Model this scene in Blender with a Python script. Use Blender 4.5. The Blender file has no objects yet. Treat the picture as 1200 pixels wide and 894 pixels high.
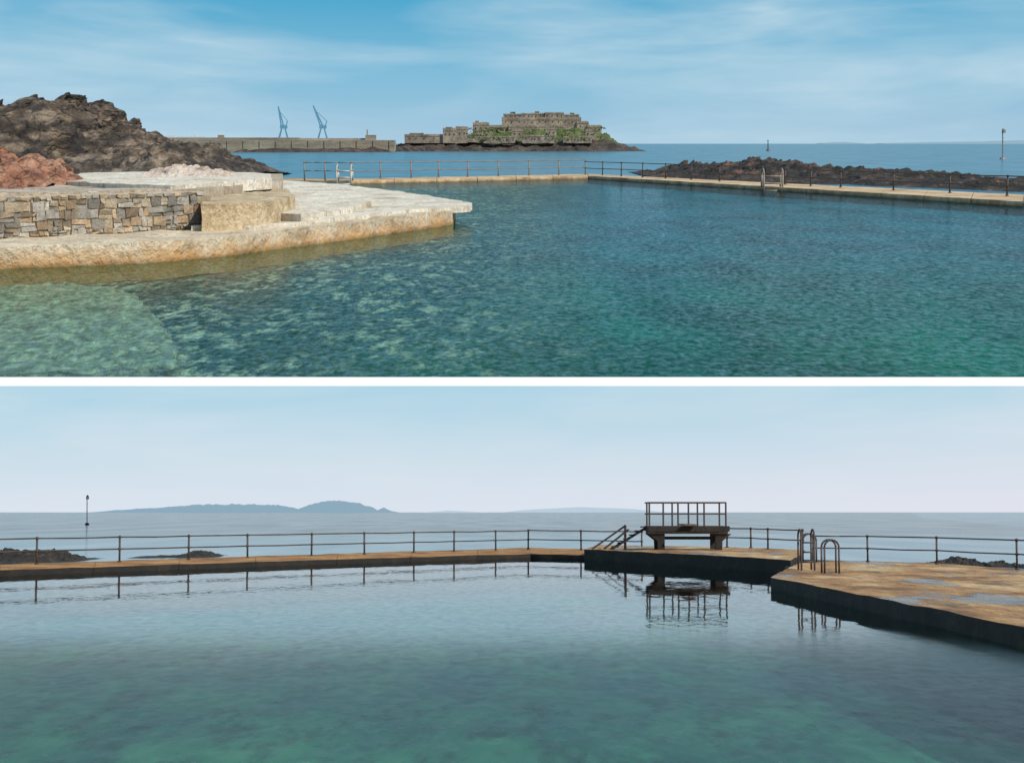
import bpy, bmesh, math, random
from mathutils import Vector, Matrix, noise
random.seed(4)
sc=bpy.context.scene
F=2000.0
HU,HL=20.0,2.2
AU=-math.atan(279/F); AL=math.atan(153/F); T=AL-AU
CAM=Vector((0,0,HL))
MU=Matrix.Translation(CAM)@Matrix.Rotation(T,4,'X')@Matrix.Translation((0,0,-HU))
ML=Matrix.Identity(4)
FR={'U':(HU,AU,MU),'L':(HL,AL,ML)}
def ray(fr,u,v):
    a=FR[fr][1]; x=(u-600)/F; z=(447-v)/F
    return Vector((x, math.cos(a)-z*math.sin(a), math.sin(a)+z*math.cos(a)))
def G(fr,u,v,z=0.0):
    d=ray(fr,u,v); h=FR[fr][0]; k=(z-h)/d.z
    return Vector((d.x*k,d.y*k,z))
def P(fr,u,v,Y):
    d=ray(fr,u,v); k=Y/d.y
    return Vector((d.x*k,Y,FR[fr][0]+d.z*k))
# ---------- materials ----------
class NT:
    def __init__(s,m):
        m.use_nodes=True; s.t=m.node_tree; s.t.nodes.clear()
    def n(s,typ,_in=None,**kw):
        n=s.t.nodes.new(typ)
        for k,v in kw.items(): setattr(n,k,v)
        if _in:
            for k,v in _in.items(): s.set(n,k,v)
        return n
    def set(s,n,k,v):
        if isinstance(v,bpy.types.NodeSocket): s.t.links.new(v,n.inputs[k])
        elif isinstance(v,bpy.types.Node): s.t.links.new(v.outputs[0],n.inputs[k])
        else: n.inputs[k].default_value=v
    def ramp(s,fac,stops):
        r=s.n('ShaderNodeValToRGB'); e=r.color_ramp.elements
        while len(e)>1: e.remove(e[-1])
        e[0].position=stops[0][0]; e[0].color=c4(stops[0][1])
        for p,c in stops[1:]:
            q=e.new(p); q.color=c4(c)
        s.set(r,0,fac); return r.outputs[0]
    def math(s,op,a,b=0.0,clamp=False):
        n=s.n('ShaderNodeMath',operation=op,use_clamp=clamp); s.set(n,0,a); s.set(n,1,b); return n.outputs[0]
    def mr(s,v,a,b,c=0.0,d=1.0):
        return s.n('ShaderNodeMapRange',{'Value':v,'From Min':a,'From Max':b,'To Min':c,'To Max':d}).outputs[0]
    def mix(s,f,a,b,bt='MIX'):
        n=s.n('ShaderNodeMixRGB',blend_type=bt); s.set(n,0,f); s.set(n,1,a if not isinstance(a,tuple) else c4(a)); s.set(n,2,b if not isinstance(b,tuple) else c4(b)); return n.outputs[0]
    def coords(s,scale=(1,1,1),rot=(0,0,0),src=3):
        tc=s.n('ShaderNodeTexCoord'); mp=s.n('ShaderNodeMapping',{'Vector':tc.outputs[src],'Scale':scale,'Rotation':rot}); return mp.outputs[0]
    def noise(s,vec,scale,detail=4,rough=.6,dist=0):
        n=s.n('ShaderNodeTexNoise',{'Vector':vec,'Scale':scale,'Detail':detail,'Roughness':rough,'Distortion':dist}); return n.outputs[0]
    def out(s,sh): 
        o=s.n('ShaderNodeOutputMaterial'); s.t.links.new(sh.outputs[0],o.inputs[0])
def c4(c): 
    if isinstance(c,(int,float)): return (c,c,c,1)
    return (c[0],c[1],c[2],1)
def rough_mat(name,stops,scale,rough=.9,bump=.3,bscale=None,aniso=(1,1,1),zstain=None,attr=False,wet=None,cracks=None,spots=None):
    m=bpy.data.materials.new(name); t=NT(m)
    v=t.coords(aniso)
    col=t.ramp(t.noise(v,scale,5,.65),stops)
    fine=t.noise(v,scale*9,4,.7)
    col=t.mix(.6,col,t.ramp(fine,[(.3,.3),(.7,1.05)]),'MULTIPLY')
    if attr:
        a=t.n('ShaderNodeAttribute',attribute_name='Col'); col=t.mix(1,col,a.outputs[0],'MULTIPLY')
    bh=t.noise(v,bscale or scale*6,5,.7)
    if cracks:
        vo=t.n('ShaderNodeTexVoronoi',{'Vector':v,'Scale':cracks},feature='DISTANCE_TO_EDGE')
        ck=t.ramp(vo.outputs[0],[(0,.35),(.10,1.)])
        col=t.mix(.5,col,ck,'MULTIPLY'); bh=t.math('ADD',bh,t.math('MULTIPLY',ck,.5))
    if spots:
        col=t.mix(t.math('MULTIPLY',t.ramp(t.noise(v,spots[0],5,.65),[(spots[2],0.),(spots[2]+.06,1.)]),spots[3]),col,spots[1])
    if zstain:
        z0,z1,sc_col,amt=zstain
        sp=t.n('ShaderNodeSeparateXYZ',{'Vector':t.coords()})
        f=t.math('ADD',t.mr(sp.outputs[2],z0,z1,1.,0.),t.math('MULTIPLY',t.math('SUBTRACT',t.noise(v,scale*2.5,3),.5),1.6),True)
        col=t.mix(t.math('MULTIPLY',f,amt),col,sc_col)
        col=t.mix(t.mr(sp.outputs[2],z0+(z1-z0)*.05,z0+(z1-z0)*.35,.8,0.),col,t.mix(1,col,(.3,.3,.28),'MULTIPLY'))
    b=t.n('ShaderNodeBump',{'Height':bh,'Strength':bump,'Distance':1.0/(bscale or scale*6)})
    r=rough
    if wet:
        wm=t.ramp(t.noise(t.coords(wet[1]),wet[0],4,.5),[(wet[2],0.0),(wet[2]+.05,1.0)])
        r=t.math('SUBTRACT',rough,t.math('MULTIPLY',wm,rough-.2))
        col=t.mix(wm,col,t.mix(1,col,(.5,.48,.5),'MULTIPLY'))
    p=t.n('ShaderNodeBsdfPrincipled',{'Base Color':col,'Roughness':r,'Normal':b.outputs[0]})
    t.out(p); return m
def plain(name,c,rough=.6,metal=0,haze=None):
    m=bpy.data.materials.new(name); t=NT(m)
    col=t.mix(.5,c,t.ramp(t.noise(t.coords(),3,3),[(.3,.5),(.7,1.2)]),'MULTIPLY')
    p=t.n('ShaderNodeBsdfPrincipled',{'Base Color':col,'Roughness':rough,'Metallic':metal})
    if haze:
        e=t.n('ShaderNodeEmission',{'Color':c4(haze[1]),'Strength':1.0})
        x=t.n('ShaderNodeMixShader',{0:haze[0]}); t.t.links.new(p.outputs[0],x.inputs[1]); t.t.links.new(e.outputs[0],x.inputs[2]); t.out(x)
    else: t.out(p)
    return m
def water(name,tint,gain,waves,body=None,rough=.03,near=None,mod=None,ripple=None):
    m=bpy.data.materials.new(name); t=NT(m)
    h=None
    for (sx,sy,rot,amp) in waves:
        k=t.math('MULTIPLY',t.noise(t.coords((sx,sy,1),(0,0,rot)),1.0,2,.55,.3),amp)
        h=k if h is None else t.math('ADD',h,k)
    if near:
        yy=t.n('ShaderNodeSeparateXYZ',{'Vector':t.coords()}).outputs[1]
        nf=t.mr(yy,near[0],near[1])
        h=t.math('MULTIPLY',h,t.math('ADD',1.0,t.math('MULTIPLY',nf,near[3])))
        rough=t.math('ADD',rough,t.math('MULTIPLY',nf,near[2]))
        gain=t.math('SUBTRACT',gain,t.math('MULTIPLY',nf,near[4]))
    b=t.n('ShaderNodeBump',{'Height':h,'Strength':1.0,'Distance':1.0})
    fr=t.n('ShaderNodeFresnel',{'IOR':1.33,'Normal':b.outputs[0]})
    f=t.math('MULTIPLY',fr,gain,True)
    if mod: f=t.math('MULTIPLY',f,t.ramp(t.noise(t.coords(mod),1.0,3),[(.35,.8),(.65,1.)]),True)
    if ripple:   # capillary ripples: slopes facing the viewer reflect less
        for (sx,sy,rot,lo,hi) in ripple:
            rn=t.noise(t.coords((sx,sy,1),(0,0,rot)),1.0,1,.5,.6)
            f=t.math('MULTIPLY',f,t.mr(rn,.32,.68,lo,hi),True)
    g=t.n('ShaderNodeBsdfGlossy',{'Color':(1,1,1,1),'Roughness':rough,'Normal':b.outputs[0]})
    if body:
        d=t.n('ShaderNodeBsdfDiffuse',{'Color':t.mix(t.ramp(t.noise(t.coords((.02,.006,1)),1,4),[(.35,0.),(.65,1.)]),body[0],body[1]),'Normal':b.outputs[0]})
    else:
        d=t.n('ShaderNodeBsdfTransparent',{'Color':c4(tint)})
    x=t.n('ShaderNodeMixShader',{0:f}); t.t.links.new(d.outputs[0],x.inputs[1]); t.t.links.new(g.outputs[0],x.inputs[2]); t.out(x)
    return m
# ---------- mesh builder ----------
class MB:
    def __init__(s): s.v=[];s.f=[];s.m=[]
    def add(s,vs,fs,mi=0):
        o=len(s.v); s.v+= [tuple(q) for q in vs]; s.f+=[tuple(i+o for i in f) for f in fs]; s.m+=[mi]*len(fs)
    def box(s,c,d,mi=0,rz=0,jit=0):
        vs=[]
        for z in(-.5,.5):
            for x,y in((-.5,-.5),(.5,-.5),(.5,.5),(-.5,.5)):
                q=Vector((x*d[0],y*d[1],z*d[2])); q.rotate(Matrix.Rotation(rz,3,'Z'))
                if jit: q+=Vector([random.uniform(-jit,jit) for _ in range(3)])
                vs.append(Vector(c)+q)
        s.add(vs,[(3,2,1,0),(4,5,6,7),(0,1,5,4),(1,2,6,5),(2,3,7,6),(3,0,4,7)],mi)
    def beam(s,p,q,w,h=None,mi=0):
        s.tube(p,q,w/2,4,mi)
    def tube(s,p,q,r,n=8,mi=0,r2=None):
        p=Vector(p);q=Vector(q);d=(q-p).normalized(); a=d.orthogonal().normalized(); b=d.cross(a); r2=r if r2 is None else r2
        vs=[p+(a*math.cos(2*math.pi*i/n)+b*math.sin(2*math.pi*i/n))*r for i in range(n)]+[q+(a*math.cos(2*math.pi*i/n)+b*math.sin(2*math.pi*i/n))*r2 for i in range(n)]
        s.add(vs,[(i,(i+1)%n,(i+1)%n+n,i+n) for i in range(n)]+[tuple(range(n-1,-1,-1)),tuple(range(n,2*n))],mi)
    def path(s,pts,r,n=8,mi=0):
        for a,b in zip(pts,pts[1:]): s.tube(a,b,r,n,mi)
        for p in pts[1:-1]: s.ball(p,r*1.02,mi)
    def ball(s,c,r,mi=0):
        c=Vector(c);vs=[];n=8;k=5
        for i in range(k+1):
            th=math.pi*i/k
            for j in range(n): vs.append(c+Vector((math.sin(th)*math.cos(2*math.pi*j/n),math.sin(th)*math.sin(2*math.pi*j/n),math.cos(th)))*r)
        s.add(vs,[(i*n+j,(i+1)*n+j,(i+1)*n+(j+1)%n,i*n+(j+1)%n) for i in range(k) for j in range(n)],mi)
    def prism(s,pts,z0,mi=0,side=None):
        n=len(pts); A=[Vector(p) for p in pts]
        o=len(s.m)
        s.add(A+[Vector((p.x,p.y,z0)) for p in A],[tuple(range(n)),tuple(range(2*n-1,n-1,-1))]+[(i,i+n,(i+1)%n+n,(i+1)%n) for i in range(n)],mi)
        if side is not None:
            for k in range(o+1,len(s.m)): s.m[k]=side
    def obj(s,name,mats,fr,smooth=False,sub=0):
        me=bpy.data.meshes.new(name); me.from_pydata(s.v,[],s.f); 
        for m in mats: me.materials.append(m)
        for p,mi in zip(me.polygons,s.m): p.material_index=mi; p.use_smooth=smooth
        bm=bmesh.new(); bm.from_mesh(me); bmesh.ops.recalc_face_normals(bm,faces=bm.faces)
        if sub:
            bmesh.ops.triangulate(bm,faces=[f for f in bm.faces if len(f.verts)>4])
            for _ in range(sub[0]):
                es=[e for e in bm.edges if e.calc_length()>sub[1]]
                if not es: break
                bmesh.ops.subdivide_edges(bm,edges=es,cuts=1); bmesh.ops.triangulate(bm,faces=[f for f in bm.faces if len(f.verts)>3])
            for v in bm.verts:
                k=sub[2]; q=v.co*sub[3]
                v.co+=Vector((noise.noise(q),noise.noise(q+Vector((9,3,1))),noise.noise(q+Vector((2,7,5)))*.6))*k
        bm.to_mesh(me); bm.free()
        o=bpy.data.objects.new(name,me); sc.collection.objects.link(o); o.matrix_world=FR[fr][2].copy(); return o
def interp(pts,u):
    for a,b in zip(pts,pts[1:]):
        if a[0]<=u<=b[0]:
            k=(u-a[0])/(b[0]-a[0]); return [a[i]+(b[i]-a[i])*k for i in range(1,len(a))]
    return list(pts[0][1:] if u<pts[0][0] else pts[-1][1:])
def ridge(name,fr,pts,w,mat,z0=0,nu=180,ns=36,amp=.25,fs=1.0,p=1.5,seed=0,soft=0.0):
    vs=[];fsx=[]; u0=pts[0][0];u1=pts[-1][0]
    sd=Vector((seed*7.3,seed*3.1,seed*1.7))
    hm=max(P(fr,q[0],q[1],G(fr,q[0],q[2],z0).y).z-z0 for q in pts)
    for i in range(nu+1):
        u=u0+(u1-u0)*i/nu; vt,vb=interp(pts,u)
        b=G(fr,u,vb,z0); hz=max(P(fr,u,vt,b.y).z-z0,0)
        ha=hz*.6+hm*.4*min(1,hz/(.3*hm+1e-6))
        for j in range(ns+1):
            s=-1+2*j/ns
            q=Vector((b.x,b.y+s*w,0))
            hh=hz*max(0,1-abs(s)**p)
            n3=Vector((q.x*fs+hh*fs*.4,q.y*fs*.45,hh*fs))+sd
            blk=noise.voronoi(n3*1.3)[0]; blk2=noise.voronoi(n3*3.7)[0]
            rg=noise.ridged_multi_fractal(n3*.8,1.0,2.1,6,1.0,2.0)
            tb=noise.fractal(n3*2.5,.9,2.2,5)
            d=(rg-1.1)*.3*(1-soft)+ (blk[1]-blk[0]-.3)*.8*(1-soft*.3)+(blk2[1]-blk2[0]-.3)*.35*(1-soft*.2)+tb*.35*(1-soft*.3)
            k=amp*ha*min(1,(1-abs(s))*3)
            z=z0+hh+d*k
            vs.append((q.x+tb*k*.6,q.y+(blk[0]-.4)*k*1.2,z if abs(s)<.999 else z0-abs(hz)*.1-.02))
    for i in range(nu):
        for j in range(ns):
            a=i*(ns+1)+j; fsx.append((a,a+ns+1,a+ns+2,a+1))
    m=MB(); m.add(vs,fsx); return m.obj(name,[mat],fr)
def sheet(name,fr,pts,mat):
    m=MB(); m.add(pts,[tuple(range(len(pts)))]); o=m.obj(name,[mat],fr)
    me=o.data
    if me.polygons[0].normal.z<0: me.flip_normals()
    return o

# =============== palette ===============
concrete=rough_mat('pale_concrete',[(.25,(.36,.27,.17)),(.42,(.64,.51,.36)),(.6,(.78,.67,.50)),(.8,(.87,.79,.66))],.10,bump=.8,bscale=.6,zstain=(-.4,3.5,(.50,.25,.065),.9),spots=(.35,(.16,.12,.08),.60,.6))
concrete2=rough_mat('bleached_concrete',[(.25,(.42,.34,.24)),(.42,(.70,.61,.48)),(.55,(.83,.76,.64)),(.75,(.90,.85,.76))],.09,bump=.8,bscale=.6,spots=(.3,(.25,.19,.12),.58,.6))
fill=rough_mat('terrace_ground',[(.3,(.25,.20,.14)),(.5,(.50,.41,.31)),(.7,(.70,.62,.51))],.08,bump=.8,bscale=.6)
stone=rough_mat('masonry_stone',[(.3,(.55,.49,.42)),(.55,(.88,.81,.71)),(.75,(1,.94,.85))],.3,bump=1,bscale=1.6,attr=True)
mortar=rough_mat('mortar',[(.3,(.34,.27,.19)),(.6,(.56,.47,.35))],.3,bump=.5)
rockd=rough_mat('dark_rock',[(.30,(.020,.015,.012)),(.42,(.065,.046,.032)),(.52,(.15,.108,.072)),(.62,(.30,.225,.16)),(.78,(.46,.38,.29))],.07,bump=1,bscale=.35,aniso=(1,.5,1.8),cracks=.09,spots=(.09,(.014,.011,.010),.52,.8))
rockr=rough_mat('red_rock',[(.3,(.12,.045,.026)),(.5,(.40,.18,.105)),(.7,(.62,.38,.26))],.15,bump=1,bscale=.8,cracks=.25,aniso=(1,.6,1.4),spots=(.25,(.06,.03,.02),.56,.7))
rockb=rough_mat('foreshore_rock',[(.3,(.010,.008,.007)),(.47,(.035,.025,.019)),(.58,(.10,.070,.05)),(.66,(.28,.12,.07)),(.8,(.32,.24,.17))],.05,bump=1,bscale=.4,cracks=.09)
rockp=rough_mat('pale_rock',[(.3,(.35,.26,.2)),(.5,(.65,.53,.44)),(.7,(.82,.74,.65))],.2,bump=.9)
wallU=rough_mat('pool_wall_concrete',[(.3,(.30,.18,.09)),(.5,(.58,.40,.23)),(.7,(.74,.58,.38))],.05,bump=.3,zstain=(-.5,1.2,(.10,.055,.03),.9))
iron=plain('rusty_iron',(.05,.032,.026),.6)
greymetal=plain('galvanised_metal',(.42,.40,.36),.5,.2)

# =============== UPPER: castle view ===============
wavesU=[(1.1,.42,.15,.034),(2.3,.9,-.35,.045),(.12,.05,.3,.07)]
poolU=water('pool_water',(.70,.95,.90),.62,wavesU,mod=(.20,.07,1),ripple=[(.95,.42,.25,.35,1.15),(2.0,.8,-.3,.55,1.1)])
seaU=water('sea_water',None,.55,[(.25,.08,.1,.25),(.9,.3,-.2,.05)],body=((.02,.105,.165),(.03,.14,.20)),rough=.15,mod=(.03,.008,1))
wf=[(-260,214),(340,211.5),(410,212),(690,206.3),(1200,236.5),(1500,254)]
wb=[(-260,211),(340,209),(410,209.6),(688,204),(1200,228.5),(1500,244)]
far=60000
sheet('sea','U',[G('U',u,v-.8,0) for u,v in wf]+[Vector((16000*1.8,far,0)),Vector((-16000*1.8,far,0))],seaU)
sheet('pool_water','U',[G('U',-260,442,0),G('U',1500,442,0)]+[G('U',u,v-.8,0) for u,v in reversed(wf)],poolU)
mb=bpy.data.materials.new('pool_bed'); t=NT(mb)
c=t.coords(); sp=t.n('ShaderNodeSeparateXYZ',{'Vector':c})
Y=sp.outputs[1];X=sp.outputs[0]
depth=t.mr(Y,170,520)
base=t.ramp(depth,[(0,(.003,.125,.085)),(.25,(.004,.115,.105)),(.6,(.006,.10,.14)),(1,(.010,.12,.18))])
big=t.noise(t.coords((.05,.018,1)),1,4,.6,.4)
base=t.mix(t.ramp(big,[(.38,0.),(.62,.9)]),base,t.mix(1,base,(.25,.42,.46),'MULTIPLY'))
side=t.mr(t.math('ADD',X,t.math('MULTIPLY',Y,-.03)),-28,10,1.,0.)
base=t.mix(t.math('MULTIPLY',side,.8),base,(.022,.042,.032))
st=t.noise(t.coords((.40,.115,1)),1,7,.74,.1)
patch=t.ramp(t.noise(t.coords((.10,.03,1)),1,3,.6,.2),[(.40,.15),(.56,1.)])
stm=t.math('MULTIPLY',t.math('MULTIPLY',t.ramp(st,[(.49,0.),(.60,1.)]),side),patch)
base=t.mix(t.math('MULTIPLY',stm,.85),base,(.52,.46,.34))
st2=t.noise(t.coords((1.3,.5,1)),1,5,.75,.1)
base=t.mix(.85,base,t.ramp(st2,[(.36,.3),(.64,1.35)]),'MULTIPLY')
t.out(t.n('ShaderNodeBsdfDiffuse',{'Color':base}))
sheet('pool_bed','U',[G('U',-300,447,-3),G('U',1500,447,-3),G('U',1500,255,-3),G('U',690,208.5,-3),G('U',-300,216,-3)],mb)
subm=rough_mat('submerged_concrete',[(.34,(.07,.075,.045)),(.45,(.20,.19,.12)),(.56,(.36,.34,.23)),(.68,(.58,.54,.40))],1.1,bump=1,bscale=3,aniso=(1,.4,1),spots=(.5,(.06,.08,.05),.52,.6))
m=MB(); m.prism([G('U',*q,-1.5) for q in[(-200,438),(60,438),(160,434),(206,424),(204,405),(186,376),(165,352),(150,340),(100,334),(-200,336)]],-2.6)
m.obj('submerged_ledge',[subm],'U',sub=(5,3,1.3,.45))
wh=bpy.data.materials.new('divider_white'); t=NT(wh)
t.out(t.n('ShaderNodeBsdfPrincipled',{'Base Color':t.mix(.1,(.95,.95,.95),t.ramp(t.noise(t.coords(),.3),[(.3,.9),(.7,1.)]),'MULTIPLY'),'Roughness':.8}))
A=[G('U',-400,442,.03),G('U',1600,442,.03)];B=[G('U',-400,452,-.34),G('U',1600,452,-.34)]
m=MB(); m.add([A[0],A[1],B[1],B[0],A[0]-Vector((0,0,.5)),A[1]-Vector((0,0,.5))],[(0,3,2,1),(0,1,5,4),(3,4,5,2)])
m.obj('white_divider_strip',[wh],'U')  # added white strip dividing the two views, sloped to catch the sun
m=MB()
zt=1.5
for i in range(2,len(wf)-1):
    f0,f1,b0,b1=wf[i],wf[i+1],wb[i],wb[i+1]
    L=6 if i==2 else 14
    for k in range(L):
        a=k/L;b=(k+.985)/L
        pf0,pf1,pb0,pb1=G('U',*f0,zt),G('U',*f1,zt),G('U',*b0,zt),G('U',*b1,zt)
        m.prism([pf0.lerp(pf1,a),pf0.lerp(pf1,b),pb0.lerp(pb1,b),pb0.lerp(pb1,a)],-3.2)
m.obj('pool_wall',[wallU],'U',sub=(3,12,.25,.15))
m=MB(); m.prism([G('U',*q,.5) for q in[(-260,214),(340,211.5),(412,211.6),(412,209.8),(340,209),(-260,211)]],-3.2); m.obj('pool_wall',[wallU],'U')
def railing(name,fr,posts,zb,h,r,mat,levels=(1,.5),knob=1.6):
    m=MB(); B=[G(fr,u,v,zb) for u,v in posts]
    tp=[]
    for b in B:
        lean=Vector((random.uniform(-.012,.012)*h,0,0)); tp.append(lean)
        m.tube(b-Vector((0,0,.1*h)),b+Vector((0,0,h))+lean,r,8); m.ball(b+Vector((0,0,h))+lean,r*knob)
        m.tube(b,b+Vector((0,0,.05*h)),r*2,8)
        for l in levels[1:]: m.ball(b+Vector((0,0,h*l))+lean*l,r*knob)
    for l in levels:
        for a,b,la,lb in zip(B,B[1:],tp,tp[1:]):
            mid_=(a+b)/2+Vector((0,0,h*l-h*random.uniform(.0,.02)))
            m.tube(a+Vector((0,0,h*l))+la*l,mid_,r*.7,6); m.tube(mid_,b+Vector((0,0,h*l))+lb*l,r*.7,6)
    return m.obj(name,[mat],fr,smooth=True)
def mid(u):
    a=interp(wf,u)[0]; b=interp(wb,u)[0]; return (u,a*.3+b*.7)
pc=plain('railing_paint',(.20,.17,.14),.6)
def midr(us): return [mid(u) for u in us]
railing('pool_railing','U',midr((357,381,412,446,482,514,548,584,620,655,686)),zt,8.6,.36,pc)
railing('pool_railing','U',midr((686,706,728,753,780,810,843,893)),zt,7.6,.32,iron)
railing('pool_railing','U',midr((920,950,985,1047,1113,1180,1260)),zt,7.0,.33,iron)
def hoop(name,fr,u,v,z,w,h,dy,r,mat,drop=0,rungs=0):
    m=MB(); b=G(fr,u,v,z)
    for sx in(-w/2,w/2):
        pts=[b+Vector((sx,dy,0))]
        n=8
        for i in range(n+1):
            a=math.pi*i/n; pts.append(b+Vector((sx,dy*math.cos(a)*.5+dy*.5,h-abs(dy)*.4+math.sin(a)*abs(dy)*.4)))
        pts.append(b+Vector((sx,0,-drop)))
        m.path(pts,r)
    for k in range(rungs):
        z=-drop+(k+.5)*(h*.8+drop)/rungs
        m.tube(b+Vector((-w/2,0,z)),b+Vector((w/2,0,z)),r*.8)
    return m.obj(name,[mat],fr,smooth=True)
hoop('pool_ladder','U',403,212.5,zt,7,8.0,8,.45,greymetal,3,3)
hoop('pool_ladder','U',906,219.5,zt,8,7.6,6,.4,pc,3,3)
# terraces
m=MB(); zA=3.6
m.prism([G('U',*q,zA) for q in[(-200,300),(-60,293),(0,289),(100,286),(180,283),(262,277),(330,269.5),(400,262),(460,255),(518,248),(531,246),(533,240),(500,235),(300,230),(-200,240)]],-3)
m.obj('concrete_ledge',[concrete],'U',sub=(6,5,.9,.18))
m=MB()
m.prism([G('U',*q,4.3) for q in[(225,266),(300,264),(345,261),(400,255),(470,247),(552,240.5),(553,238),(520,232),(470,225),(400,216),(330,211),(240,222)]],2.6)
m.obj('concrete_terrace',[concrete2],'U',sub=(6,6,.5,.14))
m=MB()
m.prism([G('U',*q,5.6) for q in[(300,250),(352,252),(410,243),(440,234),(410,222),(330,213),(280,217)]],3.0)
m.obj('concrete_terrace',[concrete2],'U',sub=(5,6,.8,.12))
m=MB()
m.prism([G('U',*q,8.7) for q in[(236,239),(300,237),(318,236),(346,229),(335,222),(240,224)]],3.0)
m.obj('concrete_block',[rough_mat('weathered_concrete',[(.3,(.36,.25,.14)),(.5,(.64,.49,.30)),(.7,(.78,.66,.48))],.16,bump=.9,bscale=.8,spots=(.5,(.14,.10,.06),.60,.6))],'U',sub=(5,4,.7,.25))
m=MB()
m.prism([G('U',*q,10.6) for q in[(-200,232),(0,226),(236,221.5),(330,212),(330,204),(-200,205)]],2.0)
m.obj('terrace_ground',[fill],'U',sub=(6,9,.7,.1))
m=MB()
m.prism([G('U',*q,11.5) for q in[(78,212.5),(140,216),(200,217),(318,210),(316,203),(240,200),(95,203)]],9.0)
m.obj('concrete_slab',[concrete2],'U',sub=(6,7,.6,.15))
a=G('U',-120,286,zA); b=G('U',237,267.5,zA); d=(b-a); L=d.length; d.normalize(); ang=math.atan2(d.y,d.x); nrm=Vector((d.y,-d.x,0))
m=MB(); cols=[]
hW=7.2
m.box((a+b)/2+Vector((0,0,hW/2))-nrm*1.5,(L,3.2,hW-.1),1,ang); cols.append((1,1,1))
z=.0
def course_off(x,z): return .45*noise.noise(Vector((x*.15,z*.4,3)))
tints=[(1,.88,.70),(1,.82,.62),(.93,.93,.92),(.98,.95,.88),(.84,.84,.82),(1,.78,.56)]
while z<hW-.25:
    rh=random.choice([.7,.95,1.2,1.5,1.8]); rh=min(rh,hW-z)
    x=random.uniform(-1,0)
    while x<L:
        w=random.uniform(.6,2.4)*(1.5 if rh>1.1 else 1)
        o_=course_off(x,z) if 0<z<hW-1.4 else 0
        parts=[(0,1)] if random.random()>.4 or rh<.9 else [(0,.45),(.45,1)]
        for lo_,hi_ in parts:
            hh=rh*(hi_-lo_)
            m.box(a+d*(x+w/2)+Vector((0,0,o_+z+rh*(lo_+hi_)/2))+nrm*random.uniform(-.05,.18),(w-.14,.9,hh-.12),0,ang+random.uniform(-.05,.05),.2)
            g=random.uniform(.26,.74); tt=random.choice(tints); cols.append(tuple(g*k for k in tt))
        x+=w
    z+=rh
wl=m.obj('rubble_stone_wall',[stone,mortar],'U')
me=wl.data; ca=me.color_attributes.new('Col','FLOAT_COLOR','CORNER')
for p in me.polygons:
    for li in p.loop_indices: ca.data[li].color=c4(cols[p.index//6])
md=wl.modifiers.new('b','BEVEL'); md.width=.22; md.segments=2
# rocks upper
ridge('rock_outcrop','U',[(-160,140,209),(-60,128,209),(0,127,209),(22,121,209),(45,117,209),(98,119,209),(122,125,209),(136,150,209),(165,156,209),(185,168,209),(232,168,210),(250,182,210),(275,190,210),(298,203,210)],170,rockd,nu=460,ns=110,amp=.27,fs=.038,p=2.5,soft=.35)
ridge('red_rock','U',[(-120,190,225),(-40,184,226),(0,180,226),(38,184,226),(58,200,226),(72,214,226)],40,rockr,z0=9,nu=140,ns=46,amp=.4,fs=.12,seed=3,p=2.2,soft=.3)
ridge('pale_boulder','U',[(168,207,209),(185,197,209),(215,192,209),(240,197,209),(262,199,209),(274,207,209)],18,rockp,z0=11,nu=100,ns=24,amp=.45,fs=.3,seed=5,p=2,soft=.3)
ridge('foreshore_rocks','U',[(752,205,206),(775,200,206.5),(800,193,207),(850,191,208),(900,187,209),(945,194,209),(985,200,210),(1050,199,211),(1100,203,212),(1150,206,213),(1190,213,214),(1300,212,216)],150,rockb,nu=460,ns=50,amp=.65,fs=.07,seed=7,p=1.6,soft=.1)
ridge('foreshore_rocks','U',[(960,212,213),(1000,206,215),(1060,209,217),(1130,211,220),(1200,217,223),(1300,218,228)],60,rockb,nu=280,ns=30,amp=.65,fs=.1,seed=9,p=1.6,soft=.1)
# breakwater + cranes
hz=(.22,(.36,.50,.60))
bwm=rough_mat('breakwater_stone',[(.3,(.15,.125,.095)),(.5,(.27,.23,.17)),(.7,(.40,.35,.26))],.03,bump=.3,aniso=(.3,1,2))
m=MB(); Yb=4000
def bx(m,u0,u1,vt,vb,Y,dep,mi=0):
    p=P('U',u0,vt,Y);q=P('U',u1,vb,Y); c=(p+q)/2; m.box((c.x,Y+dep/2,c.z),(abs(q.x-p.x),dep,abs(p.z-q.z)),mi)
bx(m,150,462,164.5,178.2,Yb,60)
bx(m,150,350,161.5,164.4,Yb+20,30)
bx(m,240,440,162.2,164.3,Yb+25,10)
for u in range(152,460,19): bx(m,u,u+1.0,165,178,Yb-2,2)
bx(m,428,440,158.5,164.2,Yb+10,25); bx(m,429.5,431,152,158.4,Yb+14,3)
bx(m,255,262,158.5,161.4,Yb+30,12)
m.obj('harbour_breakwater',[bwm],'U')
ridge('breakwater_rocks','U',[(280,176,178.6),(330,174,178.6),(420,174,178.4),(460,172,178),(500,171,177.5)],90,rockb,nu=150,ns=14,amp=.5,fs=.02,seed=2)
blue=plain('crane_blue',(.06,.22,.36),.5,0,(.3,(.20,.42,.56)))
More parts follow.
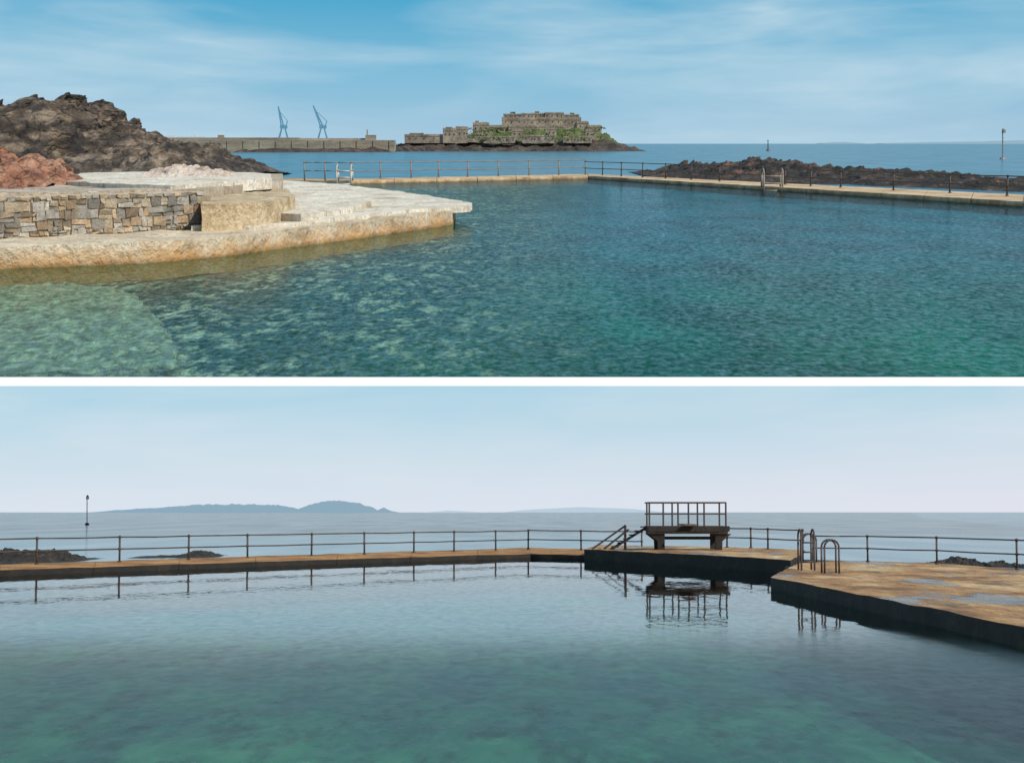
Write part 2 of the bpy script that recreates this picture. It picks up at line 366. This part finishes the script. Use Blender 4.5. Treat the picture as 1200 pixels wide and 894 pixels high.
def crane(ub,uj,vj,vb,Y):
    m=MB(); g=lambda u,v:P('U',u,v,Y)
    for du in(-5,5):
        for dy in(-10,10):
            m.beam(g(ub+du,vb)+Vector((0,dy,0)),g(ub+du*.35,vb-12)+Vector((0,dy*.5,0)),2.6)
    bx(m,ub-4,ub+4,vb-15,vb-11,Y-6,14)
    m.beam(g(ub+3,vb-14),g(ub+5,vb-20),3); 
    top=g(uj,vj)
    for k in(-1.5,1.5):
        m.tube(g(ub-1+k,vb-14),top,1.9,4)
    n=8
    for i in range(n):
        a0=g(ub-2.5,vb-14).lerp(top,i/n); a1=g(ub+.5,vb-14).lerp(top,(i+1)/n); m.tube(a0,a1,1,4)
    m.tube(g(ub+5,vb-20),top.lerp(g(ub,vb-14),.25),.8,4)
    return m.obj('harbour_crane',[blue],'U')
crane(332,326,125,162,4100); crane(378,367,124,162,4100)
m=MB(); wmast=plain('mast_white',(.7,.7,.7),.5)
for i in range(16):
    u=168+random.random()*75; m.tube(P('U',u,162,4150),P('U',u,154+random.random()*4,4150),.5,4)
m.obj('yacht_masts',[wmast],'U')
m=MB()
for u0,u1,vt in((165,182,158.5),(190,205,159.2),(208,240,160)): bx(m,u0,u1,vt,163,4200,30)
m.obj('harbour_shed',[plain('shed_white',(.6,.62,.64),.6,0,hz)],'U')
# castle island
isl=rough_mat('island_rock',[(.3,(.02,.017,.015)),(.5,(.07,.052,.04)),(.7,(.16,.125,.09))],.03,bump=.8,bscale=.1)
gr=rough_mat('island_grass',[(.3,(.035,.055,.015)),(.5,(.09,.13,.03)),(.62,(.20,.20,.08)),(.75,(.28,.22,.14))],.03,bump=.5)
cst=rough_mat('castle_stone',[(.3,(.14,.115,.09)),(.5,(.29,.24,.185)),(.7,(.44,.37,.28))],.04,bump=.4,bscale=.1)
drk=plain('dark_opening',(.02,.018,.016),.9)
Yc=4500
ridge('island_rocks','U',[(436,175,177.2),(470,169,177.2),(500,166.5,177.2),(560,166,177.2),(620,165,177.2),(690,163,177.2),(715,165,177.2),(735,171,177.2),(752,176.5,177.2)],160,isl,nu=400,ns=34,amp=.45,fs=.02,seed=11,p=2.6)
ridge('island_hill','U',[(535,167,177.15),(552,159,177.15),(590,154,177.15),(640,153,177.15),(675,150,177.15),(698,153,177.15),(712,160,177.15),(726,168,177.15)],110,gr,nu=260,ns=30,amp=.2,fs=.03,seed=12,p=2.2)
m=MB()
def cw(u0,u1,vt,vb,dy=0,dep=40,cren=True,win=0,row=.35):
    Y=Yc-150+dy
    bx(m,u0,u1,vt,vb,Y,dep)
    if cren:
        u=u0
        while u<u1-2:
            if random.random()<.75: bx(m,u,u+1.2,vt-.5,vt+.1,Y+1,4)
            u+=2.2
    for i in range(win):
        uu=u0+(i+.6+random.uniform(-.15,.15))*(u1-u0)/win; vv=vt+(vb-vt)*row
        bx(m,uu-.4,uu+.4,vv,vv+random.uniform(1.2,1.8),Y-1.5,3,1)
    bx(m,u0-.2,u1+.2,vt+(vb-vt)*.16,vt+(vb-vt)*.16+.35,Y-1,2)
cw(474,521,157.8,168,-20,60,True,5); cw(480,496,156,160,30,30,False,2)
cw(519,535,150.5,168,-26,40,True,3); cw(534,548,148.6,168,-23,40,True,2); cw(522,530,149,152,-10,12,False)
cw(547,566,157,167,-22,40,True,2)
cw(554,573,143.8,160,90,50,True,3); cw(557,561,141.6,146,95,12,False); cw(572,592,147,160,100,50,True,3)
cw(588,681,137.5,156,110,60,False,12,.25)
cw(590,612,133.8,140,114,50,True,4); cw(611,641,132.9,140,118,50,True,6); cw(639,661,132.0,140,112,50,True,4); cw(659,679,134.4,140,116,50,True,3)
cw(598,604,131.2,135,130,20,False); cw(627,632,130.6,134,135,20,False); cw(668,673,132.4,136,130,20,False)
cw(596,660,147,158,98,30,True,10,.4); cw(676,690,142.5,156,105,40,True,2); cw(688,705,147.0,158,100,40,True,3)
cw(566,604,160,168,-50,30,True,5); cw(612,650,158.5,168,-52,30,True,5); cw(660,694,160,168,-50,30,True,4)
for u,vt in((600,152),(640,149.5),(686,151.5)): cw(u,u+12,vt,164,-8 if u!=640 else 10,26,True,2)
m.obj('castle',[cst,drk],'U')
m=MB()
for i in range(150):
    u=random.choice([random.uniform(548,590),random.uniform(640,712),random.uniform(556,712)]); v=random.uniform(150,165)
    p=P('U',u,v,Yc-150+random.uniform(-100,-45)*(1 if v>157 else 0)+(40 if v<157 else 0)); r=random.uniform(2,6)
    for k in range(5): m.ball(p+Vector((random.uniform(-r,r)*1.6,random.uniform(-8,0),random.uniform(-1.5,1.5))),r*random.uniform(.2,.45))
m.obj('shrubs',[gr],'U')
def beacon(fr,u,vt,vb,r,mat):
    m=MB(); b=G(fr,u,vb,0); t_=P(fr,u,vt,b.y); h=t_.z
    m.tube(b-Vector((0,0,h*.05)),t_,r,8); m.tube(b,b+Vector((0,0,h*.07)),r*6,10,0,r*3.5)
    for k in(.86,.90,.94): m.tube(b+Vector((0,0,h*k)),b+Vector((0,0,h*(k+.02))),r*3.2,8)
    for i in range(6):
        a=i*math.pi/3; o=Vector((math.cos(a),math.sin(a),0))*r*3; m.tube(b+o+Vector((0,0,h*.86)),b+o+Vector((0,0,h*.96)),r*.5,4)
    m.tube(b+Vector((0,0,h*.96)),b+Vector((0,0,h*1.0)),r*3,8,0,r*.5)
    for k in range(6): m.tube(b+Vector((-r*1.8,-r,h*(.1+k*.12))),b+Vector((r*1.8,-r,h*(.1+k*.12))),r*.4,4)
    return m.obj('channel_beacon',[mat],fr)
beacon('U',1175,151,187,.7,pc)
def buoy(u,vt,vb,fr='U'):
    b=G(fr,u,vb,0); s=b.y/2000; m=MB()
    m.tube(b,b+Vector((0,0,1.6*s)),2.5*s,10,0,1.6*s); m.tube(b+Vector((0,0,1.5*s)),P(fr,u,vt,b.y),.7*s,6,0,.4*s); m.ball(P(fr,u,vt,b.y),.8*s)
    m.obj('channel_buoy',[iron],fr)
buoy(900,165,177)
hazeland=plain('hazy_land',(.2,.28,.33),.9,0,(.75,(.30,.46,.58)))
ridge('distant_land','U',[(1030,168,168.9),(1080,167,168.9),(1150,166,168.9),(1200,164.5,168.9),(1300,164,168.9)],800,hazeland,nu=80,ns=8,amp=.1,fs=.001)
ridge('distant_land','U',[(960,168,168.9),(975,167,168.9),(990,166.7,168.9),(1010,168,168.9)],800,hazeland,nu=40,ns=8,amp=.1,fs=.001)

# =============== LOWER: diving platform view ===============
poolL=water('calm_pool_water',(.60,.93,.83),.86,[(.9,.35,.1,.0045),(3.,1.1,-.3,.0022),(.12,.05,.3,.02)],rough=.012,near=(34,19.5,.36,2.0,.40),ripple=[(5,2.2,.2,.86,1.05)])
seaL=water('calm_sea_water',None,.8,[(.5,.18,.1,.06),(2,.7,-.2,.01)],body=((.04,.11,.15),(.06,.13,.17)),rough=.12,mod=(.15,.02,1))
lf=[(-300,677.5),(0,668),(300,658.2),(560,650.4),(622,648.8),(700,650.5),(760,652)]
lbk=[(-300,670),(0,661),(300,651.5),(560,643.5),(620,641.5),(700,643.5),(760,645)]
zt=.2
sheet('sea','L',[G('L',-300,674,0),G('L',0,666,0),G('L',622,650,0),G('L',760,651,0),G('L',930,662,0),G('L',1500,680,0),Vector((9000,24000,0)),Vector((-9000,24000,0))],seaL)
sheet('pool_water','L',[G('L',-300,1300,0),G('L',1500,1300,0),G('L',1500,680,0),G('L',930,662,0),G('L',760,651,0),G('L',622,650,0),G('L',0,666,0),G('L',-300,674,0)],poolL)
mb=bpy.data.materials.new('pool_floor'); t=NT(mb)
sp=t.n('ShaderNodeSeparateXYZ',{'Vector':t.coords()})
col=t.ramp(t.mr(sp.outputs[1],14,60),[(0,(.020,.115,.075)),(.3,(.030,.14,.12)),(1,(.05,.17,.22))])
col=t.mix(t.ramp(t.noise(t.coords((.55,.16,1)),1,5,.65,.3),[(.40,0.),(.64,.85)]),col,(.10,.29,.16))
col=t.mix(t.ramp(t.noise(t.coords((1.6,.45,1)),1,5,.7,.3),[(.48,0.),(.66,.8)]),col,(.012,.05,.038))
t.out(t.n('ShaderNodeBsdfDiffuse',{'Color':col}))
sheet('pool_floor','L',[G('L',-400,1600,-1.6),G('L',1600,1600,-1.6),Vector((70,110,-1.6)),Vector((-70,110,-1.6))],mb)
wl_=rough_mat('weathered_wall',[(.3,(.11,.045,.014)),(.5,(.38,.17,.045)),(.7,(.60,.34,.11))],.6,bump=.4,spots=(1.2,(.05,.03,.02),.58,.7))
dk=rough_mat('deck_concrete',[(.28,(.07,.035,.016)),(.42,(.28,.13,.042)),(.53,(.46,.25,.09)),(.62,(.55,.37,.19)),(.72,(.66,.52,.36))],.55,rough=.75,bump=.5,bscale=5,aniso=(1,.4,1),wet=(.5,(1,.3,1),.58),spots=(.9,(.05,.035,.025),.57,.65))
darkc=rough_mat('dark_concrete',[(.3,(.012,.009,.008)),(.55,(.03,.021,.017)),(.75,(.06,.043,.03))],1.2,bump=.4)
side_m=rough_mat('shaded_side_concrete',[(.3,(.007,.006,.005)),(.55,(.018,.013,.010)),(.75,(.055,.034,.02))],1.2,bump=.5,aniso=(1,1,2))  # near-black colour paints the backlit shade onto side faces
m=MB()
for i in range(len(lf)-1):
    p0,p1,q0,q1=G('L',*lf[i],zt),G('L',*lf[i+1],zt),G('L',*lbk[i],zt),G('L',*lbk[i+1],zt)
    for k in range(3):
        a_,b_=k/3,(k+.995)/3
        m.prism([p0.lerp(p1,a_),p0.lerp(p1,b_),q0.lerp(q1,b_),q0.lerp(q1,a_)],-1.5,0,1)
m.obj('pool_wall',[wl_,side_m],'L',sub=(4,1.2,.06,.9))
zb=.5
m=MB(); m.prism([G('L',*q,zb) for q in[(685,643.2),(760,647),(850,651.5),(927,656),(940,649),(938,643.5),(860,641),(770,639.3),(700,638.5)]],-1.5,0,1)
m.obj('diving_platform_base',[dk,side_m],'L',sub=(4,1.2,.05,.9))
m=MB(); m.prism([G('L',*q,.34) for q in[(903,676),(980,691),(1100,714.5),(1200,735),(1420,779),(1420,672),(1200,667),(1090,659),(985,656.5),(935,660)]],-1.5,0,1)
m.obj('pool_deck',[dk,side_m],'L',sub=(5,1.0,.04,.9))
m=MB(); m.prism([G('L',*q,.27) for q in[(920,664),(1000,664),(1000,657),(930,655)]],-1); m.obj('deck_step',[darkc],'L')
def railL(posts,zb,h,r=.042,levels=(1,.52)):
    return railing('pool_railing','L',posts,zb,h,r,iron,levels,knob=1.7)
def midL(u): return (u,interp(lf,u)[0]*.25+interp(lbk,u)[0]*.75)
railL([midL(u) for u in(-60,43,140,221,290,365,427,485,532,581,619)],zt,1.0)
railL([midL(u) for u in(619,681,733,752)],zt,1.02)
railL([(852,641.3),(880,642),(900,643.5),(941,646)],zb,.92)
railL([(952,657),(1017,657.8),(1098,661),(1192,667),(1290,673)],.34,.95,.036)
Yp=78.0; s=Yp/2000
m=MB()
X=lambda u:(u-600)*s/1.0
Z=lambda v:HL-(v-600)*s
x0,x1=X(757),X(850); cx=(x0+x1)/2; W=x1-x0; D=2.6
m.box((cx,Yp,Z(619)),(W,D,Z(616)-Z(622)))
m.box((cx,Yp,Z(623.6)),(W*.97,D*.9,.10),1)
for xx in(X(772),X(838)):
    for yy in(-D*.36,D*.36):
        sg=-1 if xx<cx else 1
        vs=[]
        for z,w0,w1 in((zb-.05,.15,.15),(Z(633),.16,.16),(Z(625),.36,.22)):
            for dx,dy in((-1,-1),(1,-1),(1,1),(-1,1)): vs.append((xx+sg*(w0-.15)+dx*w0,Yp+yy+dy*w1*.8,z))
        m.add(vs,[(0,1,5,4),(1,2,6,5),(2,3,7,6),(3,0,4,7),(4,5,9,8),(5,6,10,9),(6,7,11,10),(7,4,8,11),(8,9,10,11)],0)
    m.box((xx,Yp,Z(626.5)),(.26,D*.85,.16))
m.box((cx+.1,Yp,Z(630)),(W*.62,.18,.14))
zr=Z(616); ztop=Z(589); zm=Z(602)
for yy,us in((-D*.46,(758,774,791,803,821,846)),(D*.46,(760,790,820,846))):
    for u in us: m.tube((X(u),Yp+yy,zr),(X(u),Yp+yy,ztop),.04,8,2)
    for zz in((ztop,zm) if yy>0 else (ztop,)):
        m.tube((X(758),Yp+yy,zz),(X(846),Yp+yy,zz),.034,8,2)
m.tube((X(791),Yp-D*.46,zm),(X(846),Yp-D*.46,zm),.03,8,2)
for u in(758,846):
    for zz in(ztop,zm): m.tube((X(u),Yp-D*.46,zz),(X(u),Yp+D*.46,zz),.034,8,2)
m.box((X(803),Yp-.4,zr+.06),(.55,D*1.2,.07),1)
st0=Vector((X(716),Yp+.5,zb)); st1=Vector((X(757),Yp+.5,zr))
n=6
for i in range(n):
    q=st0.lerp(st1,(i+.7)/n); m.box(q,(.28,.9,.05),0)
for yy in(-.45,.45):
    m.tube(st0+Vector((0,yy,0)),st1+Vector((0,yy,-.1)),.05,4,0)
    m.path([Vector((X(694),Yp+.5+yy,zb+.02)),Vector((X(733),Yp+.5+yy,Z(616)))],.026,6,2)
    m.path([Vector((X(708),Yp+.5+yy,zb+.02)),Vector((X(737),Yp+.5+yy,Z(620)))],.026,6,2)
    m.tube((X(733),Yp+.5+yy,zb),(X(733),Yp+.5+yy,Z(615)),.03,6,2)
m.obj('diving_platform',[darkc,rough_mat('worn_boards',[(.3,(.10,.07,.05)),(.7,(.22,.165,.11))],2),iron],'L')
hoop('pool_ladder','L',947,668,.34,.42,1.3,.6,.032,iron,.5,5)
def arch(u,v,z,w,h):
    m=MB(); b=G('L',u,v,z)
    for dy in(0,.5):
        pts=[b+Vector((-w/2,dy,-.0))]
        for i in range(9):
            a=math.pi-math.pi*i/8; pts.append(b+Vector((math.cos(a)*w/2,dy,h-w/2+math.sin(a)*w/2)))
        pts.append(b+Vector((w/2,dy,-.05))); m.path(pts,.03)
    m.obj('grab_rail',[iron],'L',smooth=True)
arch(975,672,.34,.44,1.02); 
arch(949,657,.4,.5,1.0)
rl=rough_mat('shore_rock',[(.3,(.010,.008,.007)),(.5,(.03,.022,.017)),(.7,(.09,.065,.045))],1.5,bump=1,bscale=6,cracks=2)
ridge('shore_rocks','L',[(-120,648,658),(-20,646,658),(30,644,658),(70,644,657),(88,653,656),(105,656,656)],3.5,rl,nu=140,ns=30,amp=.6,fs=1.5,seed=21)
ridge('shore_rocks','L',[(160,652,652.5),(185,651,652.5),(212,650,652),(228,645,652),(245,645.5,652),(258,651,651.5)],2.5,rl,nu=110,ns=24,amp=.6,fs=2,seed=22)
ridge('shore_rocks','L',[(1085,660,662),(1105,656,662),(1120,652,662),(1140,654,662),(1152,660,663),(1175,657,663),(1185,660,664),(1230,662,666)],1.8,rl,nu=110,ns=24,amp=.6,fs=2.5,seed=23)
beacon('L',102,580,615,.07,iron)
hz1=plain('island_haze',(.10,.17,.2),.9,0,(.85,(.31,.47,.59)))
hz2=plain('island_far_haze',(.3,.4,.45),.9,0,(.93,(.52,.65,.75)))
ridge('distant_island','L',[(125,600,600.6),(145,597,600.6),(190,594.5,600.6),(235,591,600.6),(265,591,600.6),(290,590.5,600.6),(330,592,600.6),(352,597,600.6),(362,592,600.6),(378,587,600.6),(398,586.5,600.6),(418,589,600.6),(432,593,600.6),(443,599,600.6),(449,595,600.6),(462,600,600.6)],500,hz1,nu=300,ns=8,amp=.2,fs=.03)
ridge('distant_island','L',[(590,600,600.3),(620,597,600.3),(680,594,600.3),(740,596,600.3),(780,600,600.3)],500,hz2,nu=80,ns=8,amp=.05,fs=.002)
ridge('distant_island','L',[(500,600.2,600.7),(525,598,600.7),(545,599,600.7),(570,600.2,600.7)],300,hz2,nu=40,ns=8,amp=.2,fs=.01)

# =============== sky, sun, camera ===============
sd=Vector((.58,-.56,.60)).normalized()
el=math.asin(sd.z); az=math.atan2(sd.x,sd.y)
w=bpy.data.worlds.new('World'); sc.world=w; w.use_nodes=True
class WN(NT):
    def __init__(s,w): s.t=w.node_tree; s.t.nodes.clear()
t=WN(w)
sky=t.n('ShaderNodeTexSky',sky_type='NISHITA'); sky.sun_disc=False; sky.sun_elevation=el; sky.sun_rotation=az; sky.air_density=1; sky.dust_density=1.5
tc=t.n('ShaderNodeTexCoord'); sp=t.n('ShaderNodeSeparateXYZ',{'Vector':tc.outputs[0]})
Zs=sp.outputs[2]
ramp=t.ramp(Zs,[(0.0,(.74,.81,.91)),(.03,(.60,.75,.86)),(.078,(.36,.64,.79)),(.15,(.33,.56,.71)),(.215,(.36,.57,.73)),(.25,(.23,.52,.71)),(.295,(.06,.39,.63)),(.5,(.045,.25,.50)),(1,(.04,.18,.42))])
az_=t.math('DIVIDE',sp.outputs[0],t.math('MAXIMUM',t.math('ABSOLUTE',sp.outputs[1]),.05))
cv=t.n('ShaderNodeCombineXYZ',{'X':az_,'Y':Zs})
mp=t.n('ShaderNodeMapping',{'Vector':cv.outputs[0],'Rotation':(0,0,-.26),'Location':(.3,.7,0),'Scale':(4.5,24,1)})
c1=t.noise(mp.outputs[0],1.0,4,.5,.5)
cm=t.ramp(c1,[(.36,0.),(.64,1.)])
mp2=t.n('ShaderNodeMapping',{'Vector':cv.outputs[0],'Rotation':(0,0,-.3),'Scale':(12,90,1)})
c2=t.ramp(t.noise(mp2.outputs[0],1.0,4,.55,.4),[(.4,.0),(.7,1.)])
cf=t.math('ADD',t.math('MULTIPLY',cm,.65),t.math('MULTIPLY',t.math('MULTIPLY',c2,cm),.4),True)
lowfade=t.mr(Zs,.0,.25,.5,1.)
cc=t.mix(t.mr(Zs,.02,.15),(.78,.83,.90),(.52,.71,.82))
col=t.mix(t.math('MULTIPLY',cf,lowfade),ramp,cc)
wr=t.math('MULTIPLY',t.mr(az_,-.1,.3),t.mr(Zs,.0,.08,.55,0.))
col=t.mix(wr,col,(.82,.80,.89))
ten=t.mix(1,col,(10,10,10),'MULTIPLY')
fin=t.mix(.93,sky.outputs[0],ten)
bg=t.n('ShaderNodeBackground',{'Color':fin,'Strength':.1})
o=t.n('ShaderNodeOutputWorld'); t.t.links.new(bg.outputs[0],o.inputs[0])
L=bpy.data.lights.new('sun','SUN'); L.energy=4.8; L.angle=math.radians(.5); L.color=(1,.93,.82)
lo=bpy.data.objects.new('sun',L); sc.collection.objects.link(lo); lo.rotation_euler=sd.to_track_quat('Z','Y').to_euler()
cd=bpy.data.cameras.new('camera'); cd.lens=36*F/1200; cd.sensor_width=36; cd.clip_end=200000; cd.clip_start=.1
co=bpy.data.objects.new('camera',cd); sc.collection.objects.link(co); co.location=CAM; co.rotation_euler=(math.pi/2+AL,0,0); sc.camera=co
sc.view_settings.view_transform='Standard'; sc.view_settings.look='None'; sc.view_settings.exposure=0
